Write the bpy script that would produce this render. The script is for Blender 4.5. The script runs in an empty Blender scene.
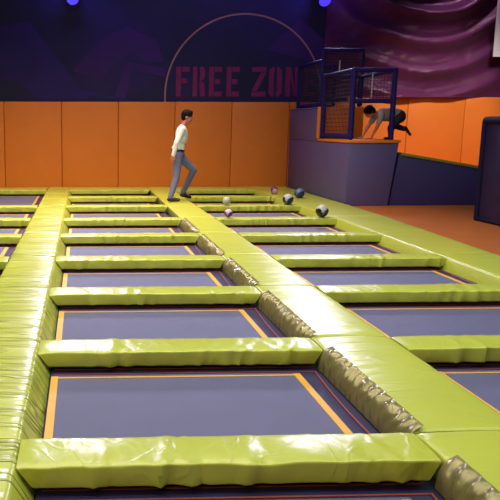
import bpy, bmesh, math, random
from mathutils import Vector, Matrix, noise
random.seed(7)
S = bpy.context.scene
C = S.collection
PI = math.pi

# ------------------------------------------------------------------ materials
def s2l(c):
    return tuple(((v/12.92) if v <= .04045 else ((v+.055)/1.055)**2.4) for v in c)
def rgb(r, g, b): return s2l((r/255, g/255, b/255)) + (1,)

class N:
    """tiny node helper"""
    def __init__(s, name):
        s.m = bpy.data.materials.new(name); s.m.use_nodes = True
        s.t = s.m.node_tree; s.b = s.t.nodes['Principled BSDF']
    def n(s, kind, **kw):
        x = s.t.nodes.new(kind)
        for k, v in kw.items(): setattr(x, k, v)
        return x
    def l(s, a, b): s.t.links.new(a, b)

def mat(name, col, rough=.5, metal=0, coat=0, var=.0, vscale=6, bump=0, bscale=40, spec=.5, sheen=0, emit=None, estr=0):
    k = N(name); b = k.b
    b.inputs['Base Color'].default_value = col
    b.inputs['Roughness'].default_value = rough; b.inputs['Metallic'].default_value = metal
    b.inputs['Coat Weight'].default_value = coat; b.inputs['Coat Roughness'].default_value = .2
    b.inputs['Specular IOR Level'].default_value = spec
    b.inputs['Sheen Weight'].default_value = sheen
    tc = k.n('ShaderNodeTexCoord')
    if var > 0:
        nz = k.n('ShaderNodeTexNoise'); nz.inputs['Scale'].default_value = vscale; nz.inputs['Detail'].default_value = 4
        k.l(tc.outputs['Object'], nz.inputs['Vector'])
        mx = k.n('ShaderNodeMix', data_type='RGBA')
        mx.inputs[6].default_value = tuple(c*(1-var) for c in col[:3])+(1,)
        mx.inputs[7].default_value = tuple(min(1, c*(1+var)) for c in col[:3])+(1,)
        k.l(nz.outputs['Fac'], mx.inputs[0]); k.l(mx.outputs[2], b.inputs['Base Color'])
    if bump > 0:
        nb = k.n('ShaderNodeTexNoise'); nb.inputs['Scale'].default_value = bscale; nb.inputs['Detail'].default_value = 3
        k.l(tc.outputs['Object'], nb.inputs['Vector'])
        bp = k.n('ShaderNodeBump'); bp.inputs['Strength'].default_value = bump; bp.inputs['Distance'].default_value = .01
        k.l(nb.outputs['Fac'], bp.inputs['Height']); k.l(bp.outputs['Normal'], b.inputs['Normal'])
    if emit:
        b.inputs['Emission Color'].default_value = emit; b.inputs['Emission Strength'].default_value = estr
    return k.m

def vinyl(name, col, rough, stretch, dist, strength, coat=.3, var=.08, spec=.5, crease=.7, metal=0):
    """pvc tarpaulin: directional wrinkles from stretched noise, shifted for every object"""
    k = N(name); b = k.b
    b.inputs['Roughness'].default_value = rough
    b.inputs['Coat Weight'].default_value = coat; b.inputs['Coat Roughness'].default_value = .25
    b.inputs['Specular IOR Level'].default_value = spec
    tc = k.n('ShaderNodeTexCoord'); oi = k.n('ShaderNodeObjectInfo')
    ad = k.n('ShaderNodeVectorMath', operation='ADD')
    mul = k.n('ShaderNodeVectorMath', operation='MULTIPLY'); mul.inputs[1].default_value = (37, 53, 11)
    cmb = k.n('ShaderNodeCombineXYZ')
    for i in range(3): k.l(oi.outputs['Random'], cmb.inputs[i])
    k.l(cmb.outputs[0], mul.inputs[0]); k.l(tc.outputs['Object'], ad.inputs[0]); k.l(mul.outputs[0], ad.inputs[1])
    mp = k.n('ShaderNodeMapping'); mp.inputs['Scale'].default_value = stretch
    k.l(ad.outputs[0], mp.inputs['Vector'])
    nz = k.n('ShaderNodeTexNoise'); nz.inputs['Scale'].default_value = 1; nz.inputs['Detail'].default_value = 3
    nz.inputs['Distortion'].default_value = dist; nz.inputs['Roughness'].default_value = .45
    k.l(mp.outputs[0], nz.inputs['Vector'])
    b.inputs['Metallic'].default_value = metal
    m2 = k.n('ShaderNodeMapping'); m2.inputs['Scale'].default_value = tuple(c*.8 for c in stretch); m2.inputs['Location'].default_value = (3.1, 7.7, 1.3)
    k.l(ad.outputs[0], m2.inputs['Vector'])
    n3 = k.n('ShaderNodeTexNoise'); n3.inputs['Scale'].default_value = 1; n3.inputs['Detail'].default_value = 1.5; n3.inputs['Distortion'].default_value = dist*1.5
    k.l(m2.outputs[0], n3.inputs['Vector'])
    def math_(op, a, v):
        q = k.n('ShaderNodeMath', operation=op); k.l(a, q.inputs[0]); q.inputs[1].default_value = v; return q.outputs[0]
    a1 = math_('ABSOLUTE', math_('SUBTRACT', n3.outputs['Fac'], .5), 0)
    a1 = k.t.nodes[-1].outputs[0]
    r1 = k.n('ShaderNodeMapRange'); r1.inputs['From Min'].default_value = 0; r1.inputs['From Max'].default_value = .05
    r1.inputs['To Min'].default_value = crease; r1.inputs['To Max'].default_value = 0; r1.interpolation_type = 'SMOOTHSTEP'
    k.l(a1, r1.inputs['Value'])
    sm = k.n('ShaderNodeMath', operation='ADD'); k.l(nz.outputs['Fac'], sm.inputs[0]); k.l(r1.outputs[0], sm.inputs[1])
    bp = k.n('ShaderNodeBump'); bp.inputs['Strength'].default_value = strength; bp.inputs['Distance'].default_value = .02
    k.l(sm.outputs[0], bp.inputs['Height']); k.l(bp.outputs['Normal'], b.inputs['Normal'])
    n2 = k.n('ShaderNodeTexNoise'); n2.inputs['Scale'].default_value = 2.2; n2.inputs['Detail'].default_value = 3
    k.l(ad.outputs[0], n2.inputs['Vector'])
    mx = k.n('ShaderNodeMix', data_type='RGBA')
    mx.inputs[6].default_value = tuple(c*(1-var) for c in col[:3])+(1,)
    mx.inputs[7].default_value = tuple(c*(1+var) for c in col[:3])+(1,)
    k.l(n2.outputs['Fac'], mx.inputs[0]); k.l(mx.outputs[2], b.inputs['Base Color'])
    return k.m

LIME = rgb(181, 190, 76)
M = {}
M['lime_strip'] = vinyl('lime_vinyl_gathered', LIME, .27, (.75, 8, 2), .8, 1.0, crease=1.1)
M['lime_smooth'] = vinyl('lime_vinyl_taut', LIME, .33, (1.8, 6, 3), .5, .34, crease=.22)
M['lime_bar'] = vinyl('lime_vinyl_bar', LIME, .30, (4.5, 2.8, 2.8), .6, .9, crease=.06)
M['skirt'] = vinyl('olive_gathered_skirt', rgb(184, 174, 124), .25, (4, 12, 6), .5, .2, coat=.5, var=.15, crease=.05, metal=.35)
M['mat'] = mat('woven_mat', rgb(90, 91, 134), .55, var=.1, vscale=5, bump=.35, bscale=420, spec=.35)
M['margin'] = mat('navy_spring_cover', rgb(36, 30, 82), .65, var=.15, vscale=9)
M['tape'] = mat('orange_tape', rgb(214, 160, 62), .55, var=.1, vscale=8)
M['red'] = mat('red_edging', rgb(140, 62, 52), .6)
M['olive'] = mat('olive_edge_vinyl', rgb(130, 130, 54), .5, var=.2, vscale=4, bump=.3, bscale=9)
M['floor'] = mat('dark_pit_floor', rgb(24, 22, 34), .8)
M['orange'] = mat('orange_wall_vinyl', rgb(216, 118, 44), .5, var=.07, vscale=2.2, bump=.12, bscale=4, spec=.35)
M['deck'] = mat('orange_deck_vinyl', rgb(226, 122, 40), .5, var=.06, vscale=3)
M['carpet'] = mat('rust_floor', rgb(182, 102, 46), .42, var=.14, vscale=3, bump=.1, bscale=60)
M['purple'] = mat('purple_vinyl', rgb(90, 80, 146), .5, var=.08, vscale=2.5, bump=.1, bscale=5)
M['purple_dark'] = mat('deep_purple_vinyl', rgb(50, 44, 112), .5, var=.08, vscale=2.5, bump=.1, bscale=5)
M['barrier'] = mat('barrier_vinyl', rgb(34, 28, 80), .5, var=.1, vscale=2.5, bump=.1, bscale=5)
M['piping'] = mat('dark_piping', rgb(18, 12, 60), .75, spec=.25)
M['blue_foam'] = mat('blue_foam_sleeve', rgb(30, 18, 104), .7, spec=.25, var=.12, vscale=8)
M['net'] = mat('dark_netting', rgb(40, 28, 70), .7)
M['rope'] = mat('pale_strap', rgb(200, 190, 200), .5)
M['white'] = mat('white_sheet', rgb(205, 205, 225), .6, var=.04, vscale=3)
M['ceil'] = mat('black_ceiling', rgb(20, 18, 34), .9)
M['wallside'] = mat('dark_side_wall', rgb(30, 24, 58), .9)
M['letter'] = mat('magenta_paint', rgb(118, 24, 92), .8, var=.4, vscale=7)
M['shape'] = mat('violet_paint', rgb(34, 18, 100), .8, var=.35, vscale=1.3)
M['shape2'] = mat('plum_paint', rgb(52, 17, 96), .8, var=.35, vscale=1.3)
M['hoop'] = mat('tan_hoop', rgb(150, 100, 110), .6, var=.4, vscale=2)
M['lampbody'] = mat('black_lamp_housing', rgb(18, 18, 22), .4)
M['lens'] = mat('blue_lamp_lens', rgb(40, 30, 200), .3, emit=(.05, .03, .8, 1), estr=1.6)
M['skin'] = mat('skin', rgb(182, 106, 96), .5, var=.06)
M['hair'] = mat('black_hair', rgb(8, 7, 16), .8, bump=.5, bscale=60, spec=.2)
M['shirt'] = mat('white_shirt', rgb(222, 222, 238), .75, var=.05, vscale=9)
M['jeans'] = mat('grey_jeans', rgb(98, 102, 146), .8, var=.12, vscale=14)
M['shoe'] = mat('black_shoe', rgb(20, 18, 24), .5)
M['gstee'] = mat('grey_tee', rgb(150, 134, 150), .8, var=.08, vscale=12)
M['dtrous'] = mat('dark_trousers', rgb(32, 26, 46), .8)
M['eye'] = mat('dark_eye', rgb(20, 14, 14), .3)
M['lip'] = mat('lip', rgb(160, 84, 80), .5)
M['pvc_w'] = mat('ball_white', rgb(170, 172, 184), .4)
M['pvc_n'] = mat('ball_navy', rgb(26, 34, 92), .35)
M['pvc_k'] = mat('ball_black', rgb(18, 18, 22), .35)
M['pvc_b'] = mat('ball_slate_blue', rgb(86, 110, 170), .35)
M['pvc_p'] = mat('ball_plum', rgb(92, 36, 110), .35)
M['pvc_g'] = mat('ball_grey', rgb(170, 176, 176), .35)
M['pvc_m'] = mat('ball_mauve', rgb(206, 160, 210), .35)

def mural_mat():
    k = N('navy_mural_paint'); b = k.b; b.inputs['Roughness'].default_value = .75
    tc = k.n('ShaderNodeTexCoord')
    nz = k.n('ShaderNodeTexNoise'); nz.inputs['Scale'].default_value = .55; nz.inputs['Detail'].default_value = 2
    k.l(tc.outputs['Object'], nz.inputs['Vector'])
    r = k.n('ShaderNodeValToRGB')
    r.color_ramp.elements[0].position = .38; r.color_ramp.elements[0].color = rgb(14, 10, 62)
    r.color_ramp.elements[1].position = .68; r.color_ramp.elements[1].color = rgb(30, 14, 84)
    k.l(nz.outputs['Fac'], r.inputs[0]); k.l(r.outputs[0], b.inputs['Base Color'])
    return k.m
M['mural'] = mural_mat()
M['drape'] = mat('plum_drape_cloth', rgb(112, 44, 108), .4, var=.1, vscale=1.5, bump=.12, bscale=7, sheen=.2)

# ------------------------------------------------------------------ helpers
def link(o, parent=None):
    C.objects.link(o)
    if parent: o.parent = parent
    return o
def finish(name, bm, m, parent=None, loc=(0, 0, 0), smooth=True, angle=40):
    """link a bmesh as ONE mesh object (coordinates are relative to loc / to the parent)"""
    bmesh.ops.recalc_face_normals(bm, faces=bm.faces[:])
    me = bpy.data.meshes.new(name); bm.to_mesh(me); bm.free()
    for mm in (m if isinstance(m, (list, tuple)) else [m]): me.materials.append(mm)
    if smooth:
        me.polygons.foreach_set('use_smooth', [True]*len(me.polygons))
        me.set_sharp_from_angle(angle=math.radians(angle))
    o = bpy.data.objects.new(name, me); o.location = loc
    return link(o, parent)
def tag(o, label=None, cat=None, group=None, kind=None):
    if label: o['label'] = label
    if cat: o['category'] = cat
    if group: o['group'] = group
    if kind: o['kind'] = kind
    return o
def thing(name, loc, label, cat, group=None):
    o = bpy.data.objects.new(name, None); o.location = loc; o.empty_display_size = .2
    link(o); return tag(o, label, cat, group)
def box(bm, x0, x1, y0, y1, z0, z1, bev=0, seg=2):
    r = bmesh.ops.create_cube(bm, size=1)
    vs = r['verts']
    for v in vs:
        v.co = Vector(((x0+x1)/2+v.co.x*(x1-x0), (y0+y1)/2+v.co.y*(y1-y0), (z0+z1)/2+v.co.z*(z1-z0)))
    if bev:
        es = list({e for v in vs for e in v.link_edges})
        bmesh.ops.bevel(bm, geom=es, offset=bev, segments=seg, affect='EDGES', profile=.5)
def hexa(bm, pts, bev=0, seg=2):
    """solid from 4 bottom + 4 top corners (same winding)"""
    v = [bm.verts.new(p) for p in pts]
    fs = [(3,2,1,0), (4,5,6,7), (0,1,5,4), (1,2,6,5), (2,3,7,6), (3,0,4,7)]
    for f in fs: bm.faces.new([v[i] for i in f])
    if bev:
        es = list({e for q in v for e in q.link_edges})
        bmesh.ops.bevel(bm, geom=es, offset=bev, segments=seg, affect='EDGES', profile=.5)
def tube(bm, p0, p1, r0, r1=None, n=12, cap=True):
    r1 = r0 if r1 is None else r1
    p0, p1 = Vector(p0), Vector(p1); d = p1-p0
    q = d.to_track_quat('Z', 'Y').to_matrix().to_4x4()
    bmesh.ops.create_cone(bm, cap_ends=cap, segments=n, radius1=r0, radius2=r1, depth=d.length,
                          matrix=Matrix.Translation((p0+p1)/2) @ q)
def ball(bm, p, r, s=(1, 1, 1), sub=3, rot=None):
    m = Matrix.Translation(p)
    if rot is not None: m = m @ rot
    bmesh.ops.create_icosphere(bm, subdivisions=sub, radius=r, matrix=m @ Matrix.Diagonal((*s, 1)))
def loft(bm, rings, cap=True):
    vs = [[bm.verts.new(p) for p in r] for r in rings]
    n = len(rings[0])
    for a, b in zip(vs, vs[1:]):
        for i in range(n):
            j = (i+1) % n
            bm.faces.new((a[i], a[j], b[j], b[i]))
    if cap:
        bm.faces.new(vs[0][::-1]); bm.faces.new(vs[-1])
def grid(bm, f, nu, nv):
    vs = [[bm.verts.new(f(i/nu, j/nv)) for j in range(nv+1)] for i in range(nu+1)]
    for i in range(nu):
        for j in range(nv):
            bm.faces.new((vs[i][j], vs[i+1][j], vs[i+1][j+1], vs[i][j+1]))
def structure(name, bm, m, **kw):
    o = finish(name, bm, m, **kw); o['kind'] = 'structure'; return o
def nz(x, y, z): return noise.noise(Vector((x, y, z)))
def rounded_profile(pts, radii, seg=3):
    """closed 2-D polygon with its corners rounded"""
    out = []; n = len(pts)
    for i, p in enumerate(pts):
        p = Vector(p); a = Vector(pts[i-1])-p; b = Vector(pts[(i+1) % n])-p; r = radii[i]
        if r <= 0: out.append(p); continue
        r = min(r, a.length*.45, b.length*.45)
        A = p+a.normalized()*r; B = p+b.normalized()*r
        for k in range(seg+1):
            t = k/seg
            out.append((1-t)**2*A+2*t*(1-t)*p+t*t*B)
    return out
def densify(pts, step):
    out = []; n = len(pts)
    for i in range(n):
        a, b = pts[i], pts[(i+1) % n]; k = max(1, int((b-a).length/step))
        for j in range(k): out.append(a+(b-a)*(j/k))
    return out

# ------------------------------------------------------------------ trampoline field: measures
T, B = .15, .052                       # top of the pads, underside of the pads
ROW = [1.20, 2.79, 4.33, 5.92, 7.49, 9.19, 10.87, 12.72, 14.42, 16.13]   # front face of every cross pad row
D = .29                                # depth of a cross pad
WALLY = 16.93                          # front of the orange wall padding
ORD = ['first', 'second', 'third', 'fourth', 'fifth', 'sixth', 'seventh', 'eighth', 'ninth', 'tenth']
def out_x(y): return min(4.975, 4.72+(y-7.6)*.06)  # outer edge of the field, towards the rust floor

# ------------------------------------------------------------------ pads
def cross_pad(xl, xr, y, depth, seed, label, group, sl=1.2, sr=.75, amp=1.):
    nx = max(16, int((xr-xl)/.028)); L = xr-xl
    prof = rounded_profile([(0, B), (0, T), (depth, T), (depth, B)], [.010, .011, .018, .01], 3)
    prof = densify(prof, .034)
    rnd = random.Random(seed)
    cr = [(rnd.uniform(.03, .97), rnd.uniform(-.7, .7), rnd.uniform(.005, .017)*amp, rnd.uniform(.012, .034)) for _ in range(13)]
    bm = bmesh.new(); rings = []
    for i in range(nx+1):
        t = i/nx; ring = []
        for p in prof:
            yy, z = p
            a = xl+(T-z)*sl*.6; b = xr-(T-z)*sr*.7
            x = a+t*(b-a)
            e = min(1, t*L/.05, (1-t)*L/.05)
            top = max(0, (z-B)/(T-B)); front = 1-yy/depth
            dz = (.006*(1-(2*yy/depth-1)**2)*top) + .005*amp*nz(x*3.2+seed, yy*6, seed*1.7)*top - .006*(1-e)*top
            dy = -.015*amp*(nz(x*6.5+seed*3.1, z*9+x, 4.4)+.2)*front*(1 if z > B+.01 else .4)
            for c, k, am, w in cr:
                d = (x-xl)/L-c-k*(yy*top-(T-z)*.6)/L
                g = math.exp(-(d*L/w)**2)-.5*math.exp(-((d*L-w*1.6)/w)**2)
                dz += am*g*top*(.22 if yy > depth*.6 else .5); dy -= am*g*front*1.1
            ring.append((x, y+yy+dy, z+dz*(1 if z > B+.01 else 0)))
        rings.append(ring)
    bm2 = bm; loft(bm2, rings)
    ox = (xl+xr)/2
    for v in bm2.verts: v.co -= Vector((ox, y, 0))
    o = finish('cross_pad', bm2, M['lime_bar'], loc=(ox, y, 0), angle=55)
    return tag(o, label, 'pad', group)

def long_pad(xl, xr, y0, y1, seed, label, group, left=0., right=0., wr=1., m='lime_strip', xr2=None):
    """lengthwise pad; left/right = how far the side slopes out at the bottom; xr2 = right edge at the far end"""
    xr2 = xr if xr2 is None else xr2
    ny = max(14, int((y1-y0)/.022)); bm = bmesh.new(); rings = []
    rnd = random.Random(seed)
    W = xr-xl
    for i in range(ny+1):
        t = i/ny; y = y0+t*(y1-y0); XR = xr+(xr2-xr)*t
        prof = rounded_profile([(xl-left, 0), (xl, T), (XR, T), (XR+right, 0)], [.008, .022, .022, .008], 3)
        prof = densify(prof, .045) if i == 0 else None
        if i == 0: base = [((p[0]-xl)/W, p[1]) for p in prof]
        ring = []
        for u, z in base:
            x = xl+u*(XR-xl) if 0 <= u <= 1 else (xl+u*W if u < 0 else XR+(u-1)*W)
            top = max(0, (z-B)/(T-B))
            e = min(1, (y-y0)/.035, (y1-y)/.035)
            r = nz(x*1.3+seed, y*9+.6*nz(x*3, y*2, seed), seed)
            r2 = nz(x*2.2, y*3.1+seed, 7.)
            sharp = (1-abs(r)*2.2)
            sharp = max(0, sharp)**2
            dz = (.008*(1-(2*min(1, max(0, u))-1)**2)+(.0045*sharp*wr+.006*r2*wr))*top-.008*(1-e)*top
            dx = .006*wr*nz(y*7+seed, z*5, 2.)*(1 if u > .9 else (-1 if u < .1 else 0))*top
            ring.append((x+dx, y, z+dz))
        rings.append(ring)
    loft(bm, rings)
    ox, oy = (xl+xr)/2, (y0+y1)/2
    for v in bm.verts: v.co -= Vector((ox, oy, 0))
    return bm, (ox, oy, 0)

def ruffle(xl, y0, y1, seed):
    """gathered side skirt hanging down the left side of a long pad"""
    bm = bmesh.new(); n = int((y1-y0)/.006)
    def f(u, v):
        y = y0+u*(y1-y0)
        ph = y/.098+.9*nz(y*3.3, seed, 0)+.35*nz(y*5, v*2.5, seed)+.3*v
        pl = math.sin(ph*2*PI)
        pl = (abs(pl)**.8)*(1 if pl > 0 else -1)
        env = math.sin(PI*min(1, max(0, v*.92+.04)))**.6
        bulge = math.sin(PI*v)*.022
        e = min(1, u*(y1-y0)/.06, (1-u)*(y1-y0)/.06)
        a = .020*(pl*.5+.5)*env*(.65+.6*nz(y*6, v*2, seed))*e
        x = xl+.05-.09*v-bulge-a
        z = T+.027-(T+.012)*v**1.2*.95+bulge*.6+a*.8*(1 if v > .02 else .3)
        return (x, y, z)
    grid(bm, f, n, 12)
    # inner face so the skirt has real thickness
    geom = bmesh.ops.solidify(bm, geom=bm.faces[:], thickness=.006)
    return bm

def trampoline(xl, xr, y0, y1, label, group, tl, tr, mr):
    """bed between two cross pads: mat, border tapes, spring cover, red edging"""
    cx = (xl+xr)/2; t = thing('trampoline', (cx, (y0+y1)/2, 0), label, 'trampoline', group)
    px, py = t.location.x, t.location.y
    def part(name, boxes, m, lab=None):
        bm = bmesh.new()
        for b in boxes: box(bm, b[0]-px, b[1]-px, b[2]-py, b[3]-py, b[4], b[5])
        o = finish(name, bm, m, t, smooth=False)
        if lab: o['label'] = lab
        return o
    part('spring_cover', [(xl, xr, y0, y1, 0, .016)], M['margin'])
    part('jumping_mat', [(xl+.005, mr, y0+.07, y1-.075, .016, .024)], M['mat'])
    for a in (tl, tr):
        part('border_tape', [(a-.022, a+.022, y0+.1, y1-.1, .024, .0275)], M['tape'])
    for b in (y0+.12, y1-.125):
        part('border_tape', [(tl+.022, tr-.022, b-.010, b+.010, .024, .0275)], M['tape'])
    for b in (y0+.045, y1-.045):
        part('edging', [(xl+.02, xr-.03, b-.006, b+.006, .016, .021)], M['red'], 'red edging cord')
    bm = bmesh.new()                    # the sagging red cord along the right side
    pts = [Vector((xr-.035-.03*math.sin(PI*i/14)-px, y0+.05+(y1-y0-.1)*i/14-py, .022)) for i in range(15)]
    for a, b in zip(pts, pts[1:]): tube(bm, a, b, .006, n=6)
    o = finish('edging', bm, M['red'], t); o['label'] = 'red edging cord'
    return t

# strips: (name of lane divider, x left, x right)
AB = (-.80, -.30); BC = (1.575, 2.12); CD = (4.05, None); ZA = (-3.25, -2.70)
lane_l = {'left': 'left lane', 'mid': 'middle lane', 'right': 'right lane'}
# lengthwise pads, one per row
for n in range(len(ROW)):
    y0 = ROW[n]+D+.004
    y1 = (ROW[n+1]+D-.004) if n+1 < len(ROW) else WALLY-.01
    if n == 0: y0 = ROW[0]
    w = ORD[n] if n < 9 else 'last'
    where = ('%s pad from the front' % w) if n < 9 else 'last pad by the orange wall'
    # between left and middle lanes
    bm, loc = long_pad(AB[0], AB[1], y0, y1, 11+n, '', '', left=.03, right=.09, wr=1.3)
    o = finish('long_pad', bm, M['lime_strip'], loc=loc, angle=60)
    tag(o, 'wrinkled lime lengthwise pad between left and middle trampolines, '+where, 'pad', 'lengthwise pads between left and middle trampolines')
    # between middle and right lanes, with the gathered skirt
    bm, loc = long_pad(BC[0], BC[1], y0, y1, 31+n, '', '', left=-.02, right=.03, wr=.55)
    root = thing('long_pad', loc, 'smoother lime lengthwise pad between middle and right trampolines, '+where, 'pad', 'lengthwise pads between middle and right trampolines')
    finish('pad_cover', bm, M['lime_smooth'], root, angle=60)
    if n < 6:
        s0, s1 = (y0 if n else ROW[0]), ROW[n+1]-.006
        bm = ruffle(BC[0], s0+.004, s1, 3.7*n+1)
        for v in bm.verts: v.co -= Vector(loc)
        sk = finish('gathered_skirt', bm, M['skirt'], root, angle=80)
        sk['label'] = 'shiny olive gathered skirt'
    # outer edge of the right lane
    bm, loc = long_pad(CD[0], out_x(y0), y0, y1, 51+n, '', '', left=.05, right=0, wr=.6, xr2=out_x(y1))
    o = finish('long_pad', bm, M['lime_smooth'], loc=loc, angle=60)
    tag(o, 'lime edge pad beside the rust floor, '+where, 'pad', 'edge pads along the rust floor')
    # far left
    if n >= 4:
        bm, loc = long_pad(ZA[0], ZA[1], y0, y1, 71+n, '', '', left=.03, right=.07, wr=1.)
        o = finish('long_pad', bm, M['lime_strip'], loc=loc, angle=60)
        tag(o, 'lime lengthwise pad left of the left trampolines, '+where, 'pad', 'far left lengthwise pads')

# cross pads and beds
for n in range(len(ROW)):
    last = n == len(ROW)-1
    dep = D if not last else WALLY-.012-ROW[n]
    vis = n-1                                   # row 0 lies below the frame
    def lab(lane):
        if last: return 'lime pad at the foot of the orange wall behind the %s trampolines' % lane
        if n == 0: return 'lime cross pad of the %s trampolines closest to the viewer' % lane
        return 'lime cross pad between %s trampolines, %s from the front' % (lane, ORD[vis])
    cross_pad(AB[1]+.012, BC[0]-.012, ROW[n], dep, 101+n*3, lab('middle'), 'cross pads of the middle lane')
    if n >= 1:
        cross_pad(BC[1]+.012, CD[0]-.003, ROW[n], dep, 202+n*3, lab('right'), 'cross pads of the right lane', sl=.2, sr=.52)
    if n >= 4 and n != 8:
        cross_pad(ZA[1]+.012, AB[0]-.012, ROW[n], dep, 303+n*3, lab('left'), 'cross pads of the left lane', sl=.62, sr=.2)
for n in range(len(ROW)-1):
    w = ORD[n]
    g0, g1 = ROW[n]+.003, ROW[n+1]-.003
    def tl(lane): return 'grey violet trampoline bed with orange border tape in the %s lane, %s from the front' % (lane, w)
    trampoline(-.205, 1.535, g0, g1, tl('middle'), 'middle lane trampolines', -.178, 1.365, 1.39)
    if n >= 1:
        trampoline(2.15, 4.0, g0, g1, ('grey violet trampoline bed with orange border tape in the right lane, %s from the front' % ORD[n-1]), 'right lane trampolines', 2.285, 3.84, 3.875)
    if 4 <= n <= 6:
        trampoline(-2.63, -.84, g0, g1, ['left trampoline bed cut by the frame edge, nearest of the left lane', 'left trampoline bed cut by the frame edge, second nearest of the left lane', 'left trampoline bed just before the double length one'][n-4], 'left lane trampolines', -2.5, -.985, -.95)
trampoline(-2.63, -.84, ROW[7]+.003, ROW[9]-.003, 'double length violet trampoline bed at the far left below the orange wall', 'left lane trampolines', -2.5, -.985, -.95)

# ------------------------------------------------------------------ room shell
X0, X1, Y0, YB, ZC = -5.5, 10.9, -3.5, 17.05, 6.6
bm = bmesh.new(); box(bm, X0, X1, Y0, YB, -.1, 0); structure('floor', bm, M['floor'], smooth=False)
bm = bmesh.new()
hexa(bm, [(out_x(1.2), 1.2, 0), (X1, 1.2, 0), (X1, YB, 0), (out_x(17.05), YB, 0),
          (out_x(1.2), 1.2, .1), (X1, 1.2, .1), (X1, YB, .1), (out_x(17.05), YB, .1)])
structure('floor_rust', bm, M['carpet'], smooth=False)
bm = bmesh.new(); box(bm, X0, X1, YB, YB+.2, 0, ZC); structure('wall_back', bm, M['mural'], smooth=False)
bm = bmesh.new(); box(bm, X0-.2, X0, Y0, YB+.2, 0, ZC); structure('wall_left', bm, M['wallside'], smooth=False)
bm = bmesh.new(); box(bm, X1, X1+.2, Y0, YB+.2, 0, ZC); structure('wall_right', bm, M['wallside'], smooth=False)
bm = bmesh.new(); box(bm, X0-.2, X1+.2, Y0-.2, Y0, 0, ZC); structure('wall_front', bm, M['wallside'], smooth=False)
bm = bmesh.new(); box(bm, X0-.2, X1+.2, Y0-.2, YB+.2, ZC, ZC+.2); structure('ceiling', bm, M['ceil'], smooth=False)

# orange wall padding, one panel after another
edges = [-4.5, -3.18, -1.83, -.47, .88, 2.235, 3.6, 4.99]
place = ['second panel beyond the left frame edge', 'beyond the left frame edge', 'cut by the left frame edge',
         'second from the left edge', 'third from the left edge', 'behind the walking man', 'right next to the tower']
place = ['far left', 'beyond the left edge', 'cut by the left frame edge', 'second from the left frame edge', 'left of the walking man',
         'right behind the walking man', 'left against the purple tower']
for i, (a, b) in enumerate(zip(edges, edges[1:])):
    bm = bmesh.new(); box(bm, a+.004, b-.004, WALLY, YB-.003, .1, 2.17, .018, 3)
    o = finish('wall_pad', bm, M['orange'])
    tag(o, 'orange padded wall panel %s' % place[i], 'wall pad', 'orange panels left of the tower')
edges = [4.998, 6.4, 7.87, 9.27, 10.85]
place = ['behind the purple tower and its cage', 'behind the crouching child', 'above the ramp between child and purple barrier', 'at the right frame edge above purple barrier']
for i, (a, b) in enumerate(zip(edges, edges[1:])):
    bm = bmesh.new(); box(bm, a+.004, b-.004, WALLY, YB-.003, .1, 2.17 if i == 0 else 2.29, .018, 3)
    o = finish('wall_pad', bm, M['orange'])
    tag(o, 'bright orange padded wall panel %s' % place[i], 'wall pad', 'orange panels right of the tower')

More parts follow.
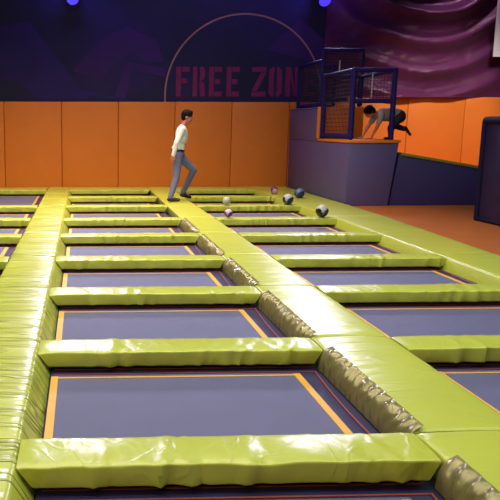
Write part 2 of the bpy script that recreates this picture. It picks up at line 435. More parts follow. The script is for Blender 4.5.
# painted mural: lettering, hoop and dim shapes (a few millimetres proud of the wall)
MY = YB-.004
mur = thing('wall_mural', (3.8, MY, 2.2), 'dim painted mural with magenta FREE ZONE lettering under a thin tan ring', 'mural')
def mpart(name, polys, m, th=.003, lab=None):
    bm = bmesh.new()
    for p in polys:
        a = [bm.verts.new((x-3.8, -th, z-2.2)) for x, z in p]; b = [bm.verts.new((x-3.8, 0, z-2.2)) for x, z in p]
        k = len(p); bm.faces.new(a[::-1]); bm.faces.new(b)
        for i in range(k): bm.faces.new((a[i], a[(i+1) % k], b[(i+1) % k], b[i]))
    o = finish(name, bm, m, mur, smooth=False)
    if lab: o['label'] = lab
def R(x0, x1, z0, z1): return [(x0, z0), (x1, z0), (x1, z1), (x0, z1)]
LZ0, LZ1 = 2.30, 2.99; Hh = LZ1-LZ0; s = .115
def let(ch, x0, x1):
    w = x1-x0; zm = (LZ0+LZ1)/2
    if ch == 'F': return [R(x0, x0+s, LZ0, LZ1), R(x0+s+.02, x1, LZ1-s, LZ1), R(x0+s+.02, x1-.06, zm-s/2+.02, zm+s/2+.02)]
    if ch == 'E': return [R(x0, x0+s, LZ0, LZ1), R(x0+s+.015, x1, LZ1-s, LZ1), R(x0+s+.015, x1-.05, zm-s/2, zm+s/2), R(x0+s+.015, x1, LZ0, LZ0+s)]
    if ch == 'R': return [R(x0, x0+s*.9, LZ0, LZ1),
                          [(x0+s+.05, LZ1), (x1-.05, LZ1), (x1, LZ1-.07), (x1, zm+.1), (x1-.06, zm+.03), (x0+s+.05, zm+.0), (x0+s+.05, zm+s), (x1-s, zm+s+.02), (x1-s, LZ1-s), (x0+s+.05, LZ1-s)],
                          [(x1-s-.02, zm-.01), (x1-.02, zm-.01), (x1+.01, LZ0), (x1-s+.01, LZ0)]]
    if ch == 'Z': return [R(x0, x1, LZ1-s, LZ1), R(x0, x1, LZ0, LZ0+s), [(x0, LZ0+s+.015), (x0+s*1.1, LZ0+s+.015), (x1, LZ1-s-.015), (x1-s*1.1, LZ1-s-.015)]]
    if ch == 'O': return [[(x0, LZ0+.08), (x0+.07, LZ0), (x0+w*.42, LZ0), (x0+w*.42, LZ0+s), (x0+s, LZ0+s), (x0+s, LZ1-s), (x0+w*.42, LZ1-s), (x0+w*.42, LZ1), (x0+.07, LZ1), (x0, LZ1-.08)],
                          [(x1, LZ1-.08), (x1-.07, LZ1), (x1-w*.42, LZ1), (x1-w*.42, LZ1-s), (x1-s, LZ1-s), (x1-s, LZ0+s), (x1-w*.42, LZ0+s), (x1-w*.42, LZ0), (x1-.07, LZ0), (x1, LZ0+.08)]]
    if ch == 'N': return [R(x0, x0+s, LZ0, LZ1), R(x1-s, x1, LZ0, LZ1), [(x0+s+.01, LZ1), (x0+s+.01, LZ1-.26), (x1-s-.01, LZ0), (x1-s-.01, LZ0+.26)]]
for ch, a, b in (('F', 2.26, 2.58), ('R', 2.66, 2.95), ('E', 3.05, 3.36), ('E', 3.47, 3.78),
                 ('Z', 4.08, 4.42), ('O', 4.49, 4.80), ('N', 4.89, 5.23), ('E', 5.33, 5.62)):
    mpart('letter', let(ch, a, b), M['letter'])
# thin ring
def arc(cx, cz, rx, rz, a0, a1, w, n=64):
    o = []; 
    for k in range(n+1):
        a = math.radians(a0+(a1-a0)*k/n); o.append((cx+rx*math.cos(a), cz+rz*math.sin(a)))
    i = []
    for k in range(n, -1, -1):
        a = math.radians(a0+(a1-a0)*k/n); i.append((cx+(rx-w)*math.cos(a), cz+(rz-w)*math.sin(a)))
    return [[o[k], o[k+1], i[n-k-1], i[n-k]] for k in range(n)]
mpart('ring', arc(3.88, 2.32, 1.90, 1.90, -6, 186, .04), M['hoop'], lab='thin tan ring around the lettering')
mpart('painted_shape', [[(-1.9, 3.9), (-1.2, 4.0), (.2, 2.2), (-1.0, 2.2), (-1.9, 3.0)]], M['shape'], .001)
mpart('painted_shape', [[(-.2, 2.9), (.5, 3.6), (1.1, 3.9), (1.8, 3.6), (1.95, 3.1), (1.5, 3.1), (1.2, 3.3), (.8, 3.1), (.4, 2.6)]], M['shape2'], .0012)
mpart('painted_shape', [[(.75, 2.2), (1.05, 2.2), (1.2, 2.9), (2.0, 2.75), (2.0, 2.95), (1.1, 3.1)]], M['shape2'], .0016)
mpart('painted_shape', [[(-1.9, 2.9), (-1.7, 2.8), (1.3, 2.2), (.8, 2.2), (-1.9, 2.7)]], M['shape'], .0022)
mpart('painted_shape', [[(4.4, 3.4), (5.2, 4.1), (5.9, 3.5), (5.9, 2.3), (5.68, 2.3), (5.5, 3.1)]], M['shape2'], .0012)

# plum drape hung in swags
def drape():
    bm = bmesh.new(); xa, xb, za, zb = 5.75, 10.75, 2.28, 5.3
    cx, cz = 8.05, 5.7
    def f(u, v):
        x = xa+u*(xb-xa); z = za+v*(zb-za)
        dx = (x-cx)/1.35; dz = (cz-z)
        r = math.hypot(dx*(1.12 if dx > 0 else 1.2), dz)
        ph = r*2*PI/.66+1.7*nz(x*.5, z*.55, 1.)+.25*nz(x*1.5, z*1.5, 3.)
        sw = math.sin(ph)
        sw = (sw*.5+.5)**1.6
        fade = min(1, max(0, (dz+.2)/.6))*min(1, max(.12, (x-5.9)/1.3))*min(1, .35+max(0, (10.9-x)/1.8))
        big = .55+.9*max(0, nz(x*.55+3, z*.8, 5.)+.35)
        sw *= big
        fine = .03*nz(x*2.2+z*1.4, z*6-x*2.5, 9.)+.008*nz(x*9, z*9, 1.)
        y = -.05-.21*sw*fade-fine*.55-.03*max(0, 1-v*4)*0
        return (x-8.2, y, z-2.28)
    grid(bm, f, 150, 110)
    bmesh.ops.solidify(bm, geom=bm.faces[:], thickness=.01)
    o = finish('wall_drape', bm, M['drape'], loc=(8.2, YB-.06, 2.28), angle=180)
    tag(o, 'plum fabric drape hanging in swagged folds above the orange panels', 'drape')
drape()
bm = bmesh.new(); box(bm, -.35, .35, -.012, .012, 0, 1.9, .004, 1)
o = thing('banner', (9.99, 16.6, 3.2), None, None); finish('sheet', bm, M['white'], o)
for x in (-.3, .3):
    bm = bmesh.new(); tube(bm, (x, 0, 1.88), (x, 0, ZC-3.2), .008, n=6); finish('cord', bm, M['rope'], o)
tag(o, 'white hanging banner at upper right frame edge', 'banner')
bm = bmesh.new()

# ------------------------------------------------------------------ tower
tw = thing('climbing_tower', (5.5, 14.9, .1), 'purple padded block tower with stepped top and orange deck beside the trampolines', 'play tower')
def tpart(name, bm, m, lab=None, parent=tw, **kw):
    for v in bm.verts: v.co -= Vector((5.5, 14.9, .1))
    o = finish(name, bm, m, parent, **kw)
    if lab: o['label'] = lab
    return o
ZP, ZT, YS = 1.33, 2.0, 14.85
bm = bmesh.new(); hexa(bm, [(5.0, 13.1, .1), (5.83, 13.1, .1), (5.9, 16.9, .1), (5.0, 16.9, .1), (5.0, 13.1, ZP-.045), (5.97, 13.1, ZP-.045), (6.2, 16.9, ZP-.045), (5.0, 16.9, ZP-.045)], .02)
tpart('tower_body', bm, [M['purple']])
bm = bmesh.new(); hexa(bm, [(4.985, 13.07, ZP-.045), (5.99, 13.07, ZP-.045), (6.13, YS, ZP-.045), (4.985, YS, ZP-.045), (4.985, 13.07, ZP+.01), (5.99, 13.07, ZP+.01), (6.13, YS, ZP+.01), (4.985, YS, ZP+.01)], .015)
tpart('deck', bm, M['deck'], 'orange deck pad')
bm = bmesh.new(); box(bm, 5.0, 5.95, YS+.06, 16.9, ZP-.045, ZT-.035, .015)
tpart('upper_block', bm, M['purple'])
bm = bmesh.new(); box(bm, 4.985, 5.96, YS, YS+.06, ZP+.012, ZT, .01)
tpart('riser_pad', bm, M['deck'], 'orange riser pad')
bm = bmesh.new(); box(bm, 4.99, 5.96, YS+.06, 16.9, ZT-.035, ZT, .01)
tpart('upper_deck', bm, M['purple'])

# cages on the tower
def bars(root, loc, posts, name, r=.045):
    for p0, p1 in posts:
        bm = bmesh.new(); tube(bm, Vector(p0)-Vector(loc), Vector(p1)-Vector(loc), r, n=14)
        ball(bm, Vector(p0)-Vector(loc), r*1.05, sub=2); ball(bm, Vector(p1)-Vector(loc), r*1.05, sub=2)
        finish(name, bm, M['blue_foam'], root)
def net(root, loc, a, b, c, st=.075, th=.004):
    """net in the parallelogram a + u(b-a) + v(c-a)"""
    bm = bmesh.new(); a, b, c = Vector(a)-Vector(loc), Vector(b)-Vector(loc), Vector(c)-Vector(loc)
    nu = max(2, int((b-a).length/st)); nv = max(2, int((c-a).length/st))
    for i in range(1, nu): p = a+(b-a)*(i/nu); tube(bm, p, p+(c-a), th, n=4, cap=False)
    for i in range(1, nv): p = a+(c-a)*(i/nv); tube(bm, p, p+(b-a), th, n=4, cap=False)
    finish('net', bm, M['net'], root, smooth=False)
L = (5.45, 13.9, ZP+.01)
cg = thing('cage_frame', L, 'dark blue foam sleeved net cage around the crouching child on the lower deck', 'cage', 'net cages on the tower')
zt = 2.62; fy, by = 13.17, 14.78; lx, rx, bx = 5.06, 5.83, 5.07
bars(cg, L, [((lx, fy, ZP+.05), (lx, fy, zt)), ((rx, fy, ZP+.05), (rx, fy, zt)), ((bx, by, ZP+.05), (bx, by, zt)), ((5.9, by+.2, ZT+.05), (5.9, by+.2, zt))], 'post', .05)
bars(cg, L, [((lx, fy, zt), (rx, fy, zt)), ((lx, fy, zt), (bx, by, zt)), ((rx, fy, zt), (5.9, by+.2, zt)), ((bx, by, zt), (5.9, by+.2, zt)),
             ((lx, fy, 2.06), (rx, fy, 2.06))], 'rail', .042)
bars(cg, L, [((lx, fy, ZP+.075), (bx, by, ZP+.075))], 'rail', .055)
net(cg, L, (lx, fy, ZP+.1), (bx, by, ZP+.1), (lx, fy, zt))
net(cg, L, (lx, fy, 2.06), (rx, fy, 2.06), (lx, fy, zt), .06)
net(cg, L, (bx, by, 2.06), (6.0, by, 2.06), (bx, by, zt), .06)
for p in ((5.42, 13.2, 2.12, 2.55), (5.62, 14.74, 2.15, 2.6)):
    bm = bmesh.new(); box(bm, p[0]-.012-L[0], p[0]+.012-L[0], p[1]-.004-L[1], p[1]+.004-L[1], p[2]-L[2], p[3]-L[2])
    o = finish('strap', bm, M['rope'], cg, smooth=False); o['label'] = 'pale lacing strap'
L = (5.5, 15.8, ZT)
cg = thing('cage_frame', L, 'taller dark blue net cage on the upper block beside the mural', 'cage', 'net cages on the tower')
zt = 3.16; fy, by = 14.92, 16.55
bars(cg, L, [((5.07, fy, ZT+.05), (5.07, fy, zt)), ((5.9, fy, ZT+.05), (5.9, fy, zt)), ((5.07, by, ZT+.05), (5.07, by, 2.95)), ((5.9, by, ZT+.05), (5.9, by, 2.95))], 'post', .04)
bars(cg, L, [((5.07, fy, zt), (5.9, fy, zt)), ((5.07, fy, ZT+.05), (5.07, by, ZT+.05)), ((5.07, by, ZT+.05), (5.9, by, ZT+.05)), ((5.07, fy, 2.95), (5.07, by, 2.95)), ((5.07, by, 2.95), (5.9, by, 2.95))], 'rail', .04)
net(cg, L, (5.07, fy, ZT+.1), (5.07, by, ZT+.1), (5.07, fy, 2.95), .06, .005)
net(cg, L, (5.07, by, ZT+.1), (5.9, by, ZT+.1), (5.07, by, 2.95), .06, .005)
net(cg, L, (5.07, fy, 2.55), (5.9, fy, 2.55), (5.07, fy, zt), .06, .005)
bm = bmesh.new(); box(bm, 5.40-L[0], 5.425-L[0], fy-.004-L[1], fy+.004-L[1], 2.62-L[2], 2.95-L[2])
o = finish('strap', bm, M['rope'], cg, smooth=False); o['label'] = 'pale lacing strap'

# ------------------------------------------------------------------ ramp
rp = thing('padded_ramp', (7.6, 15, .1), 'dark purple padded ramp sloping down from the tower along the orange wall', 'ramp')
def rz(x): return 1.06-(x-6.02)*.168
bm = bmesh.new()
xa, xb = 6.24, 10.6
pts = [(5.87, 13.16, .1), (xb, 13.16, .1), (xb, 16.9, .1), (6.22, 16.9, .1), (6.01, 13.16, rz(6.01)), (xb, 13.16, rz(xb)), (xb, 16.9, rz(xb)), (6.24, 16.9, rz(6.24))]
hexa(bm, pts, .02)
for v in bm.verts: v.co -= Vector((7.6, 15, .1))
finish('ramp_body', bm, M['purple_dark'], rp)
bm = bmesh.new()
def q(x, y, dz): return (x-7.6, y-15, rz(x)+dz-.1)
hexa(bm, [q(6.03, 13.13, -.005), q(xb, 13.13, -.005), q(xb, 13.5, -.005), q(6.05, 13.5, -.005), q(6.03, 13.13, .05), q(xb, 13.13, .05), q(xb, 13.5, .05), q(6.05, 13.5, .05)], .012)
o = finish('edge_pad', bm, M['olive'], rp); o['label'] = 'lime edge pad along the top'
bm = bmesh.new()
hexa(bm, [q(6.06, 13.5, .0), q(xb, 13.5, .0), q(xb, 16.9, .0), q(6.26, 16.9, .0), q(6.06, 13.5, .045), q(xb, 13.5, .045), q(xb, 16.9, .045), q(6.26, 16.9, .045)])
finish('ramp_deck', bm, M['deck'], rp, smooth=False)

# ------------------------------------------------------------------ barrier at the right
br = thing('padded_barrier', (6.885, 9.56, .1), 'dark purple padded barrier with rounded top roll at right frame edge', 'barrier')
bm = bmesh.new(); box(bm, -.55, .55, -1.5, 1.36, 0, 1.55, .03, 3); finish('barrier_body', bm, M['barrier'], br)
for nm, a, b, r in (('top_roll', (-.53, -1.5, 1.58), (-.53, 1.38, 1.58), .06), ('top_roll', (-.53, 1.38, 1.58), (.53, 1.38, 1.58), .06),
                    ('corner_roll', (-.555, 1.38, .03), (-.555, 1.38, 1.56), .042), ('base_roll', (-.555, -1.5, .035), (-.555, 1.36, .035), .03)):
    bm = bmesh.new(); tube(bm, a, b, r, n=16); ball(bm, a, r, sub=2); ball(bm, b, r, sub=2)
    finish(nm, bm, M['piping'], br)

# ------------------------------------------------------------------ soft balls lying on the pads
def toyball(x, y, r, m1, m2, label, rot, zb=T, n=1):
    root = thing('soft_ball', (x, y, zb), label, 'ball', 'small balls left on the far pads')
    bm = bmesh.new(); ball(bm, (0, 0, r), r, sub=3); finish('shell', bm, M[m1], root, angle=180)
    for k in range(3):
        bm = bmesh.new()
        a = rot+k*PI*2/3
        mm = Matrix.Translation((0, 0, r)) @ Matrix.Rotation(a, 4, 'Z') @ Matrix.Rotation(.5, 4, 'X')
        bmesh.ops.create_icosphere(bm, subdivisions=3, radius=r*1.015)
        dl = [v for v in bm.verts if v.co.y > -.5*r]
        bmesh.ops.delete(bm, geom=dl, context='VERTS')
        bm.transform(mm)
        finish('panel', bm, M[m2], root, angle=180)
toyball(4.40, 14.0, .10, 'pvc_b', 'pvc_n', 'round slate blue ball on the edge pad nearest the purple tower', .2, T+.012)
toyball(3.82, 12.82, .10, 'pvc_w', 'pvc_n', 'white and navy ball at the right end of a far cross pad', .5, T+.012)
toyball(3.83, 10.98, .10, 'pvc_w', 'pvc_k', 'white and black ball at right end of a cross pad, nearest of these balls', .9, T+.012)
toyball(4.13, 14.9, .08, 'pvc_p', 'pvc_m', 'small plum ball farthest back at the end of the last trampolines', .1, T+.012)
toyball(2.67, 12.80, .075, 'pvc_w', 'pvc_g', 'pale grey ball on a cross pad right of the walking man', 1.4, T+.012)
toyball(2.32, 10.95, .065, 'pvc_m', 'pvc_p', 'small mauve ball on a cross pad corner, in front of pale grey ball', .6, T+.02)

# ------------------------------------------------------------------ people
def sdf_mesh(name, prim, m, parent, voxel=.011, smooth=3, cut=None, slots=None):
    """union of tapered limbs and ellipsoids as one continuous skin (voxel remesh)"""
    bm = bmesh.new()
    for p in prim:
        if p[0] == 'c':
            _, a, b, r0, r1 = p
            ball(bm, a, r0, sub=2); ball(bm, b, r1, sub=2); tube(bm, a, b, r0, r1, n=18)
        else:
            _, c, r, s, *rot = p
            ball(bm, c, r, s, 3, rot[0] if rot else None)
    me = bpy.data.meshes.new('tmp'); bm.to_mesh(me); bm.free()
    o = bpy.data.objects.new('tmp', me); C.objects.link(o)
    r = o.modifiers.new('r', 'REMESH'); r.mode = 'VOXEL'; r.voxel_size = voxel
    sm = o.modifiers.new('s', 'SMOOTH'); sm.factor = .5; sm.iterations = smooth
    dg = bpy.context.evaluated_depsgraph_get()
    me2 = bpy.data.meshes.new_from_object(o.evaluated_get(dg))
    bpy.data.objects.remove(o); bpy.data.meshes.remove(me)
    bm = bmesh.new(); bm.from_mesh(me2); bpy.data.meshes.remove(me2)
    for co, no in (cut or []):
        g = bm.verts[:]+bm.edges[:]+bm.faces[:]
        r = bmesh.ops.bisect_plane(bm, geom=g, plane_co=co, plane_no=no, clear_outer=True)
    return finish(name, bm, m, parent, angle=180)

def hand_prims(w, d, side, palm_n, scale=1., curl=.5):
    """palm, four unequal curled fingers and a thumb. w wrist, d direction of the hand, palm_n palm normal, side thumb side"""
    w = Vector(w); d = Vector(d).normalized(); n = Vector(palm_n); n = (n-d*n.dot(d)).normalized(); s = Vector(side); s = (s-d*s.dot(d)-n*s.dot(n)).normalized()
    k = scale; P = []
    pc = w+d*.05*k
    for i in range(4):
        off = (1.5-i)*.021*k
        base = w+d*.088*k+s*off
        P.append(('c', w+d*.012*k+s*off*.6, base, .0145*k, .0115*k))
        ln = [.070, .080, .074, .058][i]*k
        a1 = curl*.6; a2 = curl*1.3; a3 = curl*1.8
        p1 = base+(d*math.cos(a1)+n*math.sin(a1))*ln*.45
        p2 = p1+(d*math.cos(a2)+n*math.sin(a2))*ln*.32
        p3 = p2+(d*math.cos(a3)+n*math.sin(a3))*ln*.25
        P += [('c', base, p1, .0100*k, .0092*k), ('c', p1, p2, .0092*k, .0085*k), ('c', p2, p3, .0085*k, .0072*k)]
    tb = w+d*.025*k+s*.026*k
    t1 = tb+(d*.7+s*.6+n*.3).normalized()*.042*k; t2 = t1+(d*.9+s*.1+n*.35).normalized()*.032*k
    P += [('c', tb, t1, .0135*k, .0115*k), ('c', t1, t2, .0112*k, .0088*k)]
    return P

def head_prims(c, f, u, k=1.):
    """skull, jaw, nose, ears; f forward, u up"""
    c = Vector(c); f = Vector(f).normalized(); u = Vector(u); u = (u-f*u.dot(f)).normalized(); r = u.cross(f)
    rot = Matrix((f, r, u)).transposed().to_4x4()
    P = [('e', c+u*.025*k-f*.012*k, .1*k, (.99, .77, .92), rot), ('e', c-u*.035*k+f*.022*k, .085*k, (.80, .70, .92), rot),
         ('c', c-u*.085*k+f*.055*k, c-u*.055*k-f*.0*k, .030*k, .045*k),
         ('c', c+u*.012*k+f*.088*k, c-u*.022*k+f*.108*k, .010*k, .015*k),
         ('c', c+u*.03*k+f*.082*k+r*.03*k, c+u*.03*k+f*.082*k-r*.03*k, .014*k, .014*k)]
    for s_ in (1, -1):
        P.append(('e', c+r*.078*k*s_-f*.012*k-u*.012*k, .03*k, (.6, .28, 1), rot))
    return P, (f, r, u, rot)
def face_parts(root, c, fr, k=1.):
    f, r, u, rot = fr; c = Vector(c)
    for s_ in (1, -1):
        bm = bmesh.new(); ball(bm, c+f*.083*k+r*.031*k*s_+u*.008*k, .0115*k, (.6, 1.2, .7), 2, rot); finish('eye', bm, M['eye'], root)
        bm = bmesh.new(); tube(bm, c+f*.092*k+r*.016*k*s_+u*.032*k, c+f*.083*k+r*.046*k*s_+u*.034*k, .005*k, .004*k, n=8); finish('eyebrow', bm, M['hair'], root)
    bm = bmesh.new(); ball(bm, c+f*.092*k-u*.052*k, .017*k, (.5, 1.3, .4), 2, rot); finish('mouth', bm, M['lip'], root)

# --- walking man
O = Vector((1.9, 13.62, T+.008))
man = thing('person', O, 'man in white long sleeved shirt and grey jeans stepping across the pads', 'person')
def mv(x, y, z): return Vector((x, y, z))-O
pel = mv(1.865, 13.62, 1.08); waist = mv(1.885, 13.62, 1.20); chest = mv(1.93, 13.62, 1.42); neck = mv(1.955, 13.62, 1.585)
headc = mv(2.035, 13.62, 1.765)
shr, shl = mv(1.91, 13.43, 1.535), mv(1.95, 13.80, 1.525)
elr, wrr = mv(1.80, 13.37, 1.28), mv(1.745, 13.37, 1.05)
ell, wrl = mv(1.90, 13.89, 1.25), mv(1.93, 13.87, 1.01)
hpr, hpl = mv(1.85, 13.53, 1.04), mv(1.88, 13.71, 1.04)
knr, anr = mv(1.82, 13.45, .62), mv(1.70, 13.36, .253)
knl, anl = mv(2.205, 13.78, .745), mv(2.03, 13.98, .295)
hp, fr = head_prims(headc, (1, -.12, -.12), (.12, 0, 1), 1.03)
body = hp + [('c', neck-Vector((.01, 0, .02)), headc-Vector((.03, 0, .06)), .055, .052),
    ('e', chest, .17, (.62, 1.0, 1.05)), ('e', waist, .145, (.68, .98, .9)), ('e', pel, .16, (.70, 1.0, .75)),
    ('c', chest+Vector((0, -.12, .06)), shr, .075, .055), ('c', chest+Vector((0, .12, .06)), shl, .075, .055),
    ('c', shr, elr, .052, .040), ('c', elr, wrr, .040, .027), ('c', shl, ell, .052, .040), ('c', ell, wrl, .040, .027),
    ('c', hpr, knr, .085, .055), ('c', knr, anr, .054, .038), ('c', hpl, knl, .085, .055), ('c', knl, anl, .054, .038),
    ('c', anr, anr+Vector((.10, -.01, -.045)), .036, .03), ('c', anl, anl+Vector((.10, .01, -.06)), .036, .03)]
body += hand_prims(wrr, (-.14, 0, -1), (1, 0, 0), (0, .2, 0) if False else (.3, 1, 0), 1.0, .45)
body += hand_prims(wrl, (.3, 0, -1), (1, 0, 0), (-.3, -1, 0), 1.0, .45)
sdf_mesh('body', body, M['skin'], man, .0085, 2)
face_parts(man, headc, fr, 1.03)
up = Vector((0, 0, 1))
shirt = [('e', chest, .182, (.66, 1.0, 1.08)), ('e', waist, .162, (.70, .98, .95)), ('e', pel+Vector((0, 0, .10)), .16, (.74, 1.0, .5)),
    ('c', neck-Vector((.02, 0, .06)), neck-Vector((.005, 0, .005)), .085, .066),
    ('c', chest+Vector((0, -.12, .06)), shr, .088, .070), ('c', chest+Vector((0, .12, .06)), shl, .088, .070),
    ('c', shr, elr, .066, .053), ('c', elr, wrr, .053, .038), ('c', shl, ell, .066, .053), ('c', ell, wrl, .053, .038)]
sdf_mesh('shirt', shirt, M['shirt'], man, .010, 3, cut=[(pel+Vector((0, 0, .0)), (0, 0, -1))] if False else None)
tr = [('e', pel+Vector((0, 0, -.01)), .172, (.74, 1.0, .72)), ('c', hpr, knr, .098, .068), ('c', knr, anr+Vector((.0, 0, .0)), .067, .052),
      ('c', hpl, knl, .098, .068), ('c', knl, anl, .067, .052)]
sdf_mesh('jeans', tr, M['jeans'], man, .010, 3, cut=[(pel+Vector((0, 0, .085)), (0, 0, 1))])
bm = bmesh.new(); bmesh.ops.create_cone(bm, cap_ends=True, segments=28, radius1=.166, radius2=.160, depth=.035, matrix=Matrix.Translation(pel+Vector((0, 0, .055))) @ Matrix.Diagonal((.76, 1.0, 1, 1)))
finish('belt', bm, M['shoe'], man)
def shoe(an, dirv, down):
    d = Vector(dirv).normalized(); a = an+Vector((0, 0, -.035))
    z0 = Vector((0, 0, down))
    P = [('e', a+d*.01+z0*.5, .052, (1.05, .85, .9)), ('c', a-d*.03+z0, a+d*.16+z0*1.35, .037, .030), ('c', a+d*.02, a+d*.11+z0*.8, .045, .034)]
    s_ = sdf_mesh('shoe', P, M['shoe'], man, .008, 2, cut=None)
    return s_
shoe(anr, (1, -.12, 0), -.012); shoe(anl, (.97, .2, -.22), -.03)
hr = [('e', headc+fr[2]*.055-fr[0]*.015, .112, (1.0, .82, .86), fr[3]), ('e', headc+fr[2]*.0-fr[0]*.055, .085, (.75, .88, .95), fr[3]),
      ('c', headc+fr[2]*.105+fr[0]*.05+fr[1]*.04, headc+fr[2]*.105+fr[0]*.06-fr[1]*.04, .032, .032), ('e', headc+fr[2]*.09+fr[0]*.02, .07, (1.1, 1, .7), fr[3])]
cutp = headc+fr[0]*.045+fr[2]*.055
h = sdf_mesh('hair', hr, M['hair'], man, .009, 2, cut=[(headc-fr[2]*.02+fr[0]*.02, (fr[0]*.75-fr[2]*1.0)), (headc+fr[0]*.098, fr[0])])

# --- crouching child
O = Vector((5.75, 13.62, ZP+.01))
kid = thing('person', O, 'child in grey tee and dark trousers bending down on hands on the orange deck', 'person')
def kv(x, z, y=0): return Vector((x-O.x, y, z-O.z))
hips = kv(6.13, 1.80); rib = kv(5.87, 1.815); neck = kv(5.71, 1.84); headc = kv(5.575, 1.865)
k = .95
hp, fr = head_prims(headc, (-.62, -.1, -.78), (-.75, 0, .62), k)
sl, sr = kv(5.755, 1.795, -.14), kv(5.755, 1.795, .14)
el, er = kv(5.68, 1.575, -.15), kv(5.62, 1.585, .14); wl, wr = kv(5.60, 1.405, -.13), kv(5.52, 1.405, .12)
hl, h2 = kv(6.12, 1.755, -.08), kv(6.15, 1.75, .08)
kl, al = kv(5.97, 1.56, -.11), kv(5.99, 1.395, -.09)
k2, a2 = kv(6.10, 1.61, .10), kv(6.33, 1.545, .10)
body = hp+[('c', neck, headc+Vector((.05, 0, -.03)), .045, .045), ('e', rib, .125, (1.2, 1.0, .75)), ('c', rib, hips, .098, .10), ('e', hips, .115, (1, 1.05, .95)),
     ('c', rib+Vector((-.08, 0, .0)), neck, .085, .05), ('c', rib+Vector((-.09, -.08, 0)), sl, .06, .046), ('c', rib+Vector((-.09, .08, 0)), sr, .06, .046),
     ('c', sl, el, .040, .032), ('c', el, wl, .031, .021), ('c', sr, er, .040, .032), ('c', er, wr, .031, .021),
     ('c', hl, kl, .070, .047), ('c', kl, al, .046, .032), ('c', h2, k2, .070, .047), ('c', k2, a2, .046, .032)]
body += hand_prims(wl+Vector((0, 0, -.03)), (-1, -.1, -.12), (0, 1, 0), (0, 0, -1), .78, .12)
body += hand_prims(wr+Vector((0, 0, -.03)), (-1, .1, -.12), (0, -1, 0), (0, 0, -1), .78, .12)
body += [('c', wl, wl+Vector((-.01, 0, -.035)), .021, .018), ('c', wr, wr+Vector((-.01, 0, -.035)), .021, .018)]
sdf_mesh('body', body, M['skin'], kid, .008, 2)
face_parts(kid, headc, fr, k)
tee = [('e', rib, .150, (1.2, 1.0, .85)), ('c', rib, hips+Vector((-.02, 0, .012)), .130, .126), ('c', rib+Vector((-.08, 0, .0)), neck+Vector((.035, 0, -.005)), .095, .066),
       ('c', rib+Vector((-.09, -.08, 0)), sl, .072, .058), ('c', rib+Vector((-.09, .08, 0)), sr, .072, .058),
       ('c', sl, sl+(el-sl)*.55, .056, .052), ('c', sr, sr+(er-sr)*.55, .056, .052)]
sdf_mesh('tee_shirt', tee, M['gstee'], kid, .010, 3)
tr = [('e', hips+Vector((.025, 0, -.02)), .138, (.98, 1.06, .98)), ('c', hl, kl, .098, .068), ('c', kl, al, .066, .05), ('c', h2, k2, .098, .066), ('c', k2, a2, .059, .048)]
sdf_mesh('trousers', tr, M['dtrous'], kid, .010, 3)
for a, d in ((al, Vector((-1, 0, 0))), (a2, Vector((.55, 0, -.65)))):
    d = d.normalized()
    if d.x < 0: P = [('c', a+Vector((.03, 0, -.025)), a+Vector((-.12, 0, -.03)), .032, .025), ('e', a, .045, (1, .85, .9))]
    else: P = [('c', a+Vector((.02, 0, .02)), a+d*.15+Vector((.03, 0, .0)), .034, .026), ('e', a+Vector((.01, 0, 0)), .045, (1, .85, .9))]
    sdf_mesh('shoe', P, M['shoe'], kid, .008, 2)
hr = [('e', headc+fr[2]*.035-fr[0]*.02, .112*k, (1.0, .9, .92), fr[3]), ('e', headc-fr[0]*.05-fr[2]*.01, .095*k, (.8, .95, 1.0), fr[3])]
sdf_mesh('hair', hr, M['hair'], kid, .010, 2, cut=[(headc+fr[0]*.035-fr[2]*.03, (fr[0]*.85-fr[2]*.5))])

# ------------------------------------------------------------------ lamps
def area(name, loc, rot, sx, sy, power, col, spread=180):
    d = bpy.data.lights.new(name, 'AREA'); d.shape = 'RECTANGLE'; d.size = sx; d.size_y = sy; d.energy = power; d.color = col; d.spread = math.radians(spread)
    o = bpy.data.objects.new(name, d); o.location = loc; o.rotation_euler = rot; C.objects.link(o); return o
def moving_head(x, label):
    root = thing('stage_lamp', (x, 16.7, 4.62), label, 'lamp', 'blue stage lamps on the back wall')
    bm = bmesh.new(); box(bm, -.13, .13, -.02, .345, -.05, .2, .02); finish('lamp_housing', bm, M['lampbody'], root)
    bm = bmesh.new(); tube(bm, (0, .1, .18), (0, .1, ZC-4.62), .025, n=10); finish('drop_pole', bm, M['lampbody'], root)
    bm = bmesh.new(); tube(bm, (0, -.02, -.1), (0, -.16, -.2), .12, .15, n=20); tube(bm, (0, 0, 0), (0, -.06, -.1), .05, n=10); finish('lamp_barrel', bm, M['lampbody'], root)
    bm = bmesh.new(); tube(bm, (0, -.16, -.2), (0, -.175, -.21), .135, .12, n=20); finish('lens', bm, M['lens'], root)
    d = bpy.data.lights.new('stage_lamp_beam', 'SPOT'); d.energy = SPOT; d.color = (.80, .70, 1); d.spot_size = math.radians(85); d.spot_blend = 1; d.shadow_soft_size = .55
    o = bpy.data.objects.new('stage_lamp_beam', d); o.location = (x, 16.35, 4.25); C.objects.link(o)
    o.rotation_euler = (Vector((x*.35+.4, 3.2, 0))-o.location).to_track_quat('-Z', 'Y').to_euler()
    # blue wash that the lamp throws back on the mural
    p = bpy.data.lights.new('stage_lamp_wash', 'POINT'); p.energy = 22; p.color = (.18, .12, 1); p.shadow_soft_size = .15
    q_ = bpy.data.objects.new('stage_lamp_wash', p); q_.location = (x, 16.3, 4.75); C.objects.link(q_)
SPOT = 700
moving_head(-.18, 'blue stage lamp at the top of the mural on the left')
moving_head(5.58, 'blue stage lamp at the top of the mural above the cages')
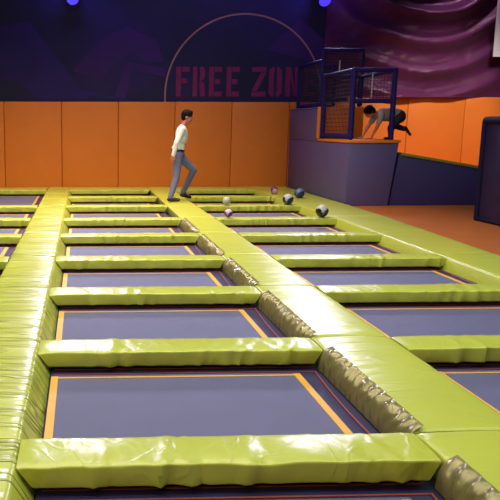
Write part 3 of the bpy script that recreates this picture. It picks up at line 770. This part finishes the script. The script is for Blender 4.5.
# hall lights under the ceiling, plus two added fills
area('hall_light_front', (-1.4, 3.2, 6.2), (0, 0, 0), 6, 5, 340, (1, .96, .78))
area('green_fill_right', (4.4, 4.5, 6.2), (0, 0, 0), 4, 5, 240, (.86, 1, .82))  # unseen fill, added to green and brighten the right-hand pads
area('hall_light_middle', (-.6, 9.0, 6.2), (0, 0, 0), 6, 5, 330, (1, .9, .68), 120)
area('hall_light_back', (-.3, 13.0, 6.2), (0, 0, 0), 7, 3.2, 330, (1, .80, .52), 95)
area('golden_fill_behind', (-2.2, -2.2, 4.6), (math.radians(58), 0, math.radians(-14)), 4, 2, 135, (1, .80, .34))  # unseen fill added behind the camera to gild the pad fronts
# warm wash on the right hand panels, magenta wash on the drape
def spot(name, loc, to, power, col, size=60, soft=.3):
    d = bpy.data.lights.new(name, 'SPOT'); d.energy = power; d.color = col; d.spot_size = math.radians(size); d.spot_blend = .9; d.shadow_soft_size = soft
    o = bpy.data.objects.new(name, d); o.location = loc; o.rotation_euler = (Vector(to)-Vector(loc)).to_track_quat('-Z', 'Y').to_euler(); C.objects.link(o)
spot('panel_wash', (8.4, 12.2, 6.0), (8.6, 16.9, 1.3), 1700, (1, .84, .62), 50)
spot('drape_wash', (9.0, 15.9, 6.4), (8.8, 17, 3.0), 165, (1, .62, .84), 72, .1)
spot('mural_wash', (2.6, 14.6, 6.3), (2.6, 17, 3.4), 160, (.4, .28, 1), 110, .3)  # unseen blue spot, added to lift the otherwise unlit mural

w = bpy.data.worlds.new('World'); S.world = w; w.use_nodes = True
w.node_tree.nodes['Background'].inputs[0].default_value = (.25, .2, .4, 1)
w.node_tree.nodes['Background'].inputs[1].default_value = .05

# ------------------------------------------------------------------ camera
cam = bpy.data.cameras.new('camera'); co = bpy.data.objects.new('camera', cam); C.objects.link(co)
F = 700.
cam.sensor_fit = 'HORIZONTAL'; cam.sensor_width = 36; cam.lens = F/500*36
cam.shift_x = (250-107)/500
co.location = (0, 0, 1.58)
co.rotation_euler = (PI/2-math.atan(123/F), 0, -.036)
cam.clip_start = .05; cam.clip_end = 100
S.camera = co
S.view_settings.view_transform = 'Standard'; S.view_settings.look = 'None'
S.view_settings.exposure = 0; S.view_settings.gamma = 1; S.view_settings.use_curve_mapping = False
